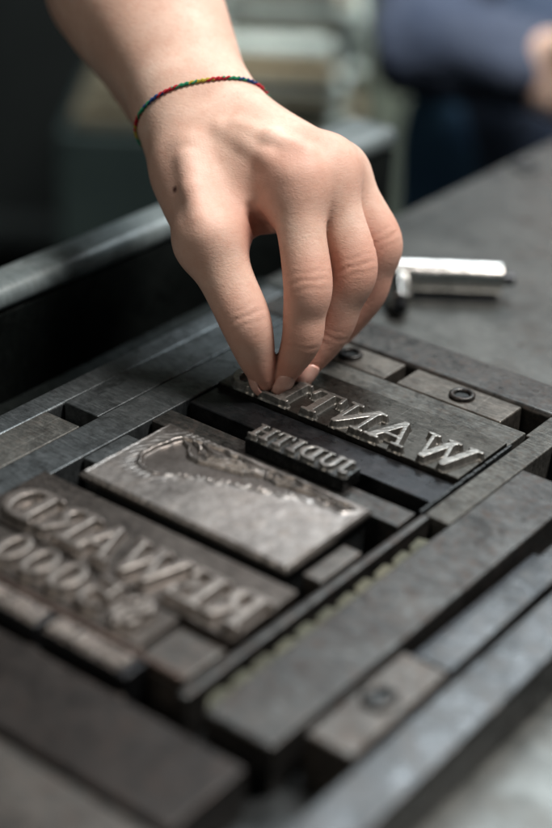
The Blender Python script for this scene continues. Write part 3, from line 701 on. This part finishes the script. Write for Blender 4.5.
# ------------------------------------------------------------------ the hand in the foreground
def fg_hand():
    W0 = at(200, 112, .632)
    pt = {}
    d = dict(
        el=at(60, -235, .735), fa=at(128, -10, .672), wrA=at(184, 108, .634), wrB=at(213, 104, .634),
        i0=at(296, 186, .596), i1=at(308, 284, .594), i2=at(301, 342, .602), i3=at(281, 381, .611),
        m0=at(326, 170, .604), m1=at(354, 267, .606), m2=at(331, 332, .615), m3=at(303, 373, .618),
        r0=at(340, 172, .618), r1=at(380, 242, .620), r2=at(366, 296, .628), r3=at(340, 332, .632),
        p0=at(338, 185, .634), p1=at(372, 238, .640), p2=at(358, 285, .648), p3=at(335, 318, .646),
        t0=at(191, 172, .618), t1=at(209, 240, .600), t2=at(245, 320, .598), t3=at(264, 382, .609))
    allp = np.array(list(d.values()))
    lo = allp.min(0) - .042; hi = allp.max(0) + .042
    lo = np.maximum(lo, [-1, -1, .0]);
    step = .00082
    vol = Vol(lo, hi, step)
    mm = .001
    palm = vol.new()
    def c(G, a, b, ra, rb, k): add_cone(vol, G, a, b, ra * mm, rb * mm, k * mm)
    c(palm, d['el'], d['fa'], 40, 31, 10)
    # lighter, rounder underside of the forearm on the left
    c(palm, at(48, -235, .76), at(111, -8, .70), 34, 25, 10); c(palm, at(111, -8, .70), at(174, 125, .655), 25, 14, 12)
    c(palm, d['fa'], d['wrA'], 29, 17.5, 10)
    c(palm, at(150, -20, .672), d['wrB'], 28, 16.2, 8)
    Md = lambda a, b, t: d[a] * (1 - t) + d[b] * t
    c(palm, d['wrA'], at(205, 195, .612), 17.5, 15, 10)
    c(palm, d['wrB'], d['i0'] + RM @ np.array([0, 0, -.006]), 16, 12.5, 8)
    c(palm, at(212, 112, .636), d['m0'] + RM @ np.array([0, 0, -.006]), 14.5, 11.0, 8)
    c(palm, at(212, 138, .64), d['r0'] + RM @ np.array([0, 0, -.004]), 14, 9.5, 8)
    c(palm, at(215, 140, .65), d['p0'], 15, 10.0, 10)
    c(palm, at(200, 150, .63), at(275, 200, .612), 16, 11, 10)
    c(palm, d['wrA'], d['t0'], 16.5, 13.2, 8); c(palm, d['t0'], d['t1'], 13.2, 11.6, 8)
    c(palm, d['t1'], at(262, 196, .612), 10.5, 9.5, 9)      # web towards the index finger
    # knuckles and tendons
    tb_ = RM @ np.array([0, 0, .004])
    c(palm, at(303, 172, .596), at(300, 182, .595), 8, 8, 9); c(palm, at(330, 157, .606), at(331, 162, .605), 7, 7, 7)
    c(palm, at(236, 128, .632), at(316, 163, .611), 11, 10, 8); c(palm, at(225, 150, .618), at(300, 190, .604), 13, 11.5, 12)
    c(palm, d['i0'] + RM @ np.array([0, .002, -.004]), d['m0'] + RM @ np.array([0, -.002, -.004]), 11, 10.5, 8); c(palm, d['m0'] + RM @ np.array([0, -.002, -.004]), d['r0'], 10.5, 9.5, 8)
    c(palm, at(250, 125, .613), at(300, 170, .591), 3.5, 3.5, 7); c(palm, at(245, 108, .617), at(328, 155, .602), 3.5, 3.2, 7)
    c(palm, at(190, 150, .606), at(205, 232, .590), 3, 3, 8)
    # soft tendons under the skin
    for P_ in (((222, 130), (246, 144), (268, 160), (288, 174)), ((238, 126), (272, 140), (306, 152)), ((186, 160), (192, 190), (200, 220))):
        pv = []
        for (u, v) in P_:
            for dp in np.arange(.56, .70, .0004):
                ix = np.round((at(u, v, dp) - vol.lo) / step).astype(int)
                if (ix >= 0).all() and (ix < vol.n).all() and palm[tuple(ix)] < 0: pv.append(at(u, v, dp + .0021)); break
        for i in range(len(pv) - 1): c(palm, pv[i], pv[i + 1], 1.5, 1.5, 5.0)
    # fingers
    fing = vol.new()
    def spl(P, rr, G):
        P = np.array(P); A = np.concatenate([P, np.array(rr)[:, None] * mm], 1)
        A = np.concatenate([[2 * A[0] - A[1]], A, [2 * A[-1] - A[-2]]]); pts = []
        for i in range(1, len(A) - 2):
            for t in np.arange(0, 1, .2):
                pts.append(.5 * (2 * A[i] + (A[i + 1] - A[i - 1]) * t + (2 * A[i - 1] - 5 * A[i] + 4 * A[i + 1] - A[i + 2]) * t * t + (3 * A[i] - A[i - 1] - 3 * A[i + 1] + A[i + 2]) * t**3))
        pts.append(A[-2]); pts = np.array(pts)
        chain(vol, G, list(pts[:, :3]), list(pts[:, 3]), 1.2 * mm)
    def finger(a, b, c3, e, rr, kk=2.5): spl([d[a], Md(a, b, .5), d[b], Md(b, c3, .5), d[c3], d[e]], rr, fing)
    finger('i0', 'i1', 'i2', 'i3', [10.9, 8.9, 9.0, 7.7, 7.2, 3.9])
    g2 = vol.new(); main = fing
    def other(keys, rr):
        G = vol.new(); a, b, c3, e = keys
        spl([d[a], Md(a, b, .5), d[b], Md(b, c3, .5), d[c3], d[e]], rr, G)
        return G
    fing = smin(fing, other(('m0', 'm1', 'm2', 'm3'), [10.0, 9.0, 8.9, 7.8, 7.1, 4.1]), .9 * mm)
    fing = smin(fing, other(('r0', 'r1', 'r2', 'r3'), [9.6, 9.2, 8.6, 8.0, 7.2, 5.6]), .9 * mm)
    fing = smin(fing, other(('p0', 'p1', 'p2', 'p3'), [9, 7.8, 7.6, 6.8, 6.4, 5.4]), .9 * mm)
    G = smin(palm, fing, 5.5 * mm)
    th = vol.new()
    spl([d['t1'], Md('t1', 't2', .5), d['t2'], Md('t2', 't3', .55), d['t3']], [12.0, 9.8, 9.2, 6.9, 3.7], th)
    palm_th = smin(palm, th, 6 * mm)
    G = np.minimum(G, 9)
    G = smin(smin(G, th, .9 * mm), palm_th, 1.0 * mm)
    def surf(u, v, dd=0):
        for dp in np.arange(.56, .70, .0004):
            p = at(u, v, dp); ix = np.round((p - vol.lo) / step).astype(int)
            if (ix >= 0).all() and (ix < vol.n).all() and G[tuple(ix)] < 0: return at(u, v, dp + dd * mm)
        return at(u, v, .6)
    cr = [surf(249, 207, -.6), surf(254, 214, -.2), surf(258, 222, .8), surf(261, 231, 3)]
    for a, b, ra, rb in ((cr[0], cr[1], .5, 1.4), (cr[1], cr[2], 1.4, 2.4), (cr[2], cr[3], 2.4, 4.2)):
        sl, X = vol.block(np.minimum(a, b) - .02, np.maximum(a, b) + .02)
        G[sl] = -smin(-G[sl], cone_d(X, a, b, ra * mm, rb * mm).astype(np.float32), 3 * mm)
    # wrinkles over the joints
    for key, nx_, rad, amp in (('i1', 'i0', 9, .34), ('m1', 'm0', 9, .33), ('r1', 'r0', 8, .25), ('i2', 'i1', 6, .2), ('m2', 'm1', 6, .18), ('t2', 't1', 9, .36)):
        ctr = d[key]; ax_ = d[nx_] - ctr; ax_ /= np.linalg.norm(ax_)
        side = np.cross(ax_, RM[:, 2]); side /= np.linalg.norm(side)
        sl, X = vol.block(ctr - .016, ctr + .016)
        q = [X[i] - ctr[i] for i in range(3)]
        s = q[0] * ax_[0] + q[1] * ax_[1] + q[2] * ax_[2]
        u = q[0] * side[0] + q[1] * side[1] + q[2] * side[2]
        dist2 = q[0]**2 + q[1]**2 + q[2]**2
        ph = (s + 5 * u * u + .00035 * np.sin(u * 700 + s * 500)) / 0.0031 * 2 * math.pi
        G[sl] += (amp * mm * (np.maximum(np.cos(ph), -.2)) * np.exp(-(s / .0040)**2) * np.exp(-(u / .0075)**4)).astype(np.float32)
    V, Q = surface_nets(G, vol.lo, step)
    # mild smoothing of the grid
    e = np.concatenate([Q[:, [0, 1]], Q[:, [1, 2]], Q[:, [2, 3]], Q[:, [3, 0]]])
    n = len(V)
    for it in range(1):
        S = np.zeros_like(V); cn = np.bincount(e[:, 0], minlength=n) + np.bincount(e[:, 1], minlength=n)
        for q in range(3):
            S[:, q] = np.bincount(e[:, 0], V[e[:, 1], q], n) + np.bincount(e[:, 1], V[e[:, 0], q], n)
        V = V * .5 + .5 * S / cn[:, None]
    o = mesh_obj('person', V, Q, M_SKIN, smooth=True)
    tag(o, 'bare forearm and hand reaching down, pinching thumb and fingers over the type', 'person')
    fl = np.zeros(n)
    for key, R_, a in (('i1', .011, .45), ('m1', .011, .5), ('r1', .011, .45), ('i3', .014, .75), ('m3', .014, .8), ('r3', .016, .7), ('t3', .015, .5), ('t2', .010, .30), ('i0', .013, .42), ('m0', .012, .42), ('i2', .010, .35), ('m2', .012, .5), ('t0', .02, .12), ('r2', .014, .6)):
        fl = np.maximum(fl, a * np.exp(-(np.linalg.norm(V - d[key], axis=1) - .008).clip(0)**2 / (R_ * .6)**2))
    webc = at(258, 232, .60); fl = np.maximum(fl, .8 * np.exp(-np.linalg.norm(V - webc, axis=1)**2 / .011**2))
    A = o.data.attributes.new('flush', 'FLOAT', 'POINT'); A.data.foreach_set('value', fl.astype(np.float32))
    # the mole: nearest surface vertices under pixel (171,188)
    rel_ = (V - CP) @ RM; uu = 276 + F * rel_[:, 0] / -rel_[:, 2]; vv = 414 - F * rel_[:, 1] / -rel_[:, 2]
    cand = np.hypot(uu - 171, vv - 189) < 4; zz = np.where(cand, -rel_[:, 2], 9); m0 = V[np.argmin(zz)]
    ml = np.clip(1.6 - np.linalg.norm(V - m0, axis=1) / .0011, 0, 1)
    B = o.data.attributes.new('mole', 'FLOAT', 'POINT'); B.data.foreach_set('value', ml.astype(np.float32))
    # nails on the visible back of the fingertips
    def nail(c0, tip, r, off, wn_=.0036, ln=.0050):
        ax_ = (tip - c0) / np.linalg.norm(tip - c0)
        nrm = off / np.linalg.norm(off); nrm = nrm - ax_ * nrm.dot(ax_); nrm /= np.linalg.norm(nrm); sd = np.cross(ax_, nrm)
        mid = tip - ax_ * .0012
        vs = []; fs = []; a_, b_ = 13, 11
        for i in range(a_):
            s = -1 + 2 * i / (a_ - 1)
            for j in range(b_):
                t = -1 + 2 * j / (b_ - 1)
                w_ = wn_ * (1 - .10 * max(s, 0)**3) * (1 - .35 * max(-s, 0)**4)
                ang = t * 1.0
                p = mid + ax_ * (s * ln * (1 - .12 * t * t) + .0005) + sd * (math.sin(ang) * w_ / .84) + nrm * (r * .72 + (math.cos(ang) - .54) * .0042 - .0016 * max(s, 0)**2 - .0007)
                vs.append(p)
        for i in range(a_ - 1):
            for j in range(b_ - 1): fs.append((i * b_ + j, i * b_ + j + 1, (i + 1) * b_ + j + 1, (i + 1) * b_ + j))
        no = mesh_obj('fingernail', vs, fs, M_NAIL, o, smooth=True)
        sm_ = no.modifiers.new('solid', 'SOLIDIFY'); sm_.thickness = .0006; sm_.offset = 0
    toCam = RM[:, 2]; rightv = RM[:, 0]; upv = RM[:, 1]
    nail(d['i2'], d['i3'], .0057, toCam * .8 + rightv * .35)
    nail(d['m2'], d['m3'], .0058, toCam * .75 + rightv * .6)
    nail(d['t2'], d['t3'], .0058, toCam * .35 - rightv * .95)
    # bracelet: thread following the wrist
    L, R_, Fp = at(140, 152, .640), at(262, 106, .636), at(196, 84, .614)
    ctr = (L + R_) / 2; nrm = np.cross(R_ - L, Fp - L); nrm /= np.linalg.norm(nrm)
    a1 = (R_ - L); a1 /= np.linalg.norm(a1); a2 = np.cross(nrm, a1)
    from mathutils.bvhtree import BVHTree
    inner = ctr - toCam * .004; inner = inner - nrm * (inner - L).dot(nrm)
    near = np.nonzero(np.linalg.norm(V - ctr, axis=1) < .06)[0]
    mask = np.zeros(n, bool); mask[near] = True
    qf = Q[mask[Q].all(1)]
    bvh = BVHTree.FromPolygons([tuple(v_) for v_ in V], [tuple(int(x) for x in f) for f in qf])
    path = []
    NB = 200
    for i in range(NB):
        th_ = 2 * math.pi * i / NB; dr = a1 * math.cos(th_) + a2 * math.sin(th_)
        h = bvh.ray_cast(Vector(inner), Vector(dr), .08)
        if h[0] is not None: path.append(np.array(h[0]) + dr * .0005)
    path = np.array(path); m_ = len(path)
    for it in range(6): path = .5 * path + .25 * (np.roll(path, 1, 0) + np.roll(path, -1, 0))
    path = path + (path - path.mean(0)) / np.linalg.norm(path - path.mean(0), axis=1)[:, None] * .0004
    # two twisted strands
    vs = []; fs = []; mi = []; ns = 6
    K = m_ * 3
    pi_ = np.array([path[(k // 3) % m_] * (1 - (k % 3) / 3) + path[(k // 3 + 1) % m_] * ((k % 3) / 3) for k in range(K)])
    for sgn in (0, math.pi):
        b0 = len(vs)
        for k in range(K):
            tg = pi_[(k + 1) % K] - pi_[k - 1]; tg /= np.linalg.norm(tg); n1 = np.cross(tg, nrm); n1 /= np.linalg.norm(n1)
            tw = 2 * math.pi * k / K * 48 + sgn
            c_ = pi_[k] + (n1 * math.cos(tw) + nrm * math.sin(tw)) * .00036
            for j in range(ns):
                q = 2 * math.pi * j / ns; vs.append(c_ + (n1 * math.cos(q) + nrm * math.sin(q)) * .00046)
        for k in range(K):
            ph = k / K * 30 + (0 if sgn == 0 else .5)
            col = [0, 1, 2, 3, 1, 2][int(ph * 1.0) % 6] if (k / K) < .95 else 0
            for j in range(ns):
                a = b0 + k * ns + j; b = b0 + k * ns + (j + 1) % ns; c2 = b0 + ((k + 1) % K) * ns + (j + 1) % ns; d2 = b0 + ((k + 1) % K) * ns + j
                fs.append((a, b, c2, d2)); mi.append(col)
    bo = mesh_obj('bracelet', vs, fs, THREADS, smooth=True)
    bo.data.polygons.foreach_set('material_index', mi)
    tag(bo, 'thin twisted thread bracelet in yellow, green, red and blue around the wrist', 'bracelet')
fg_hand()
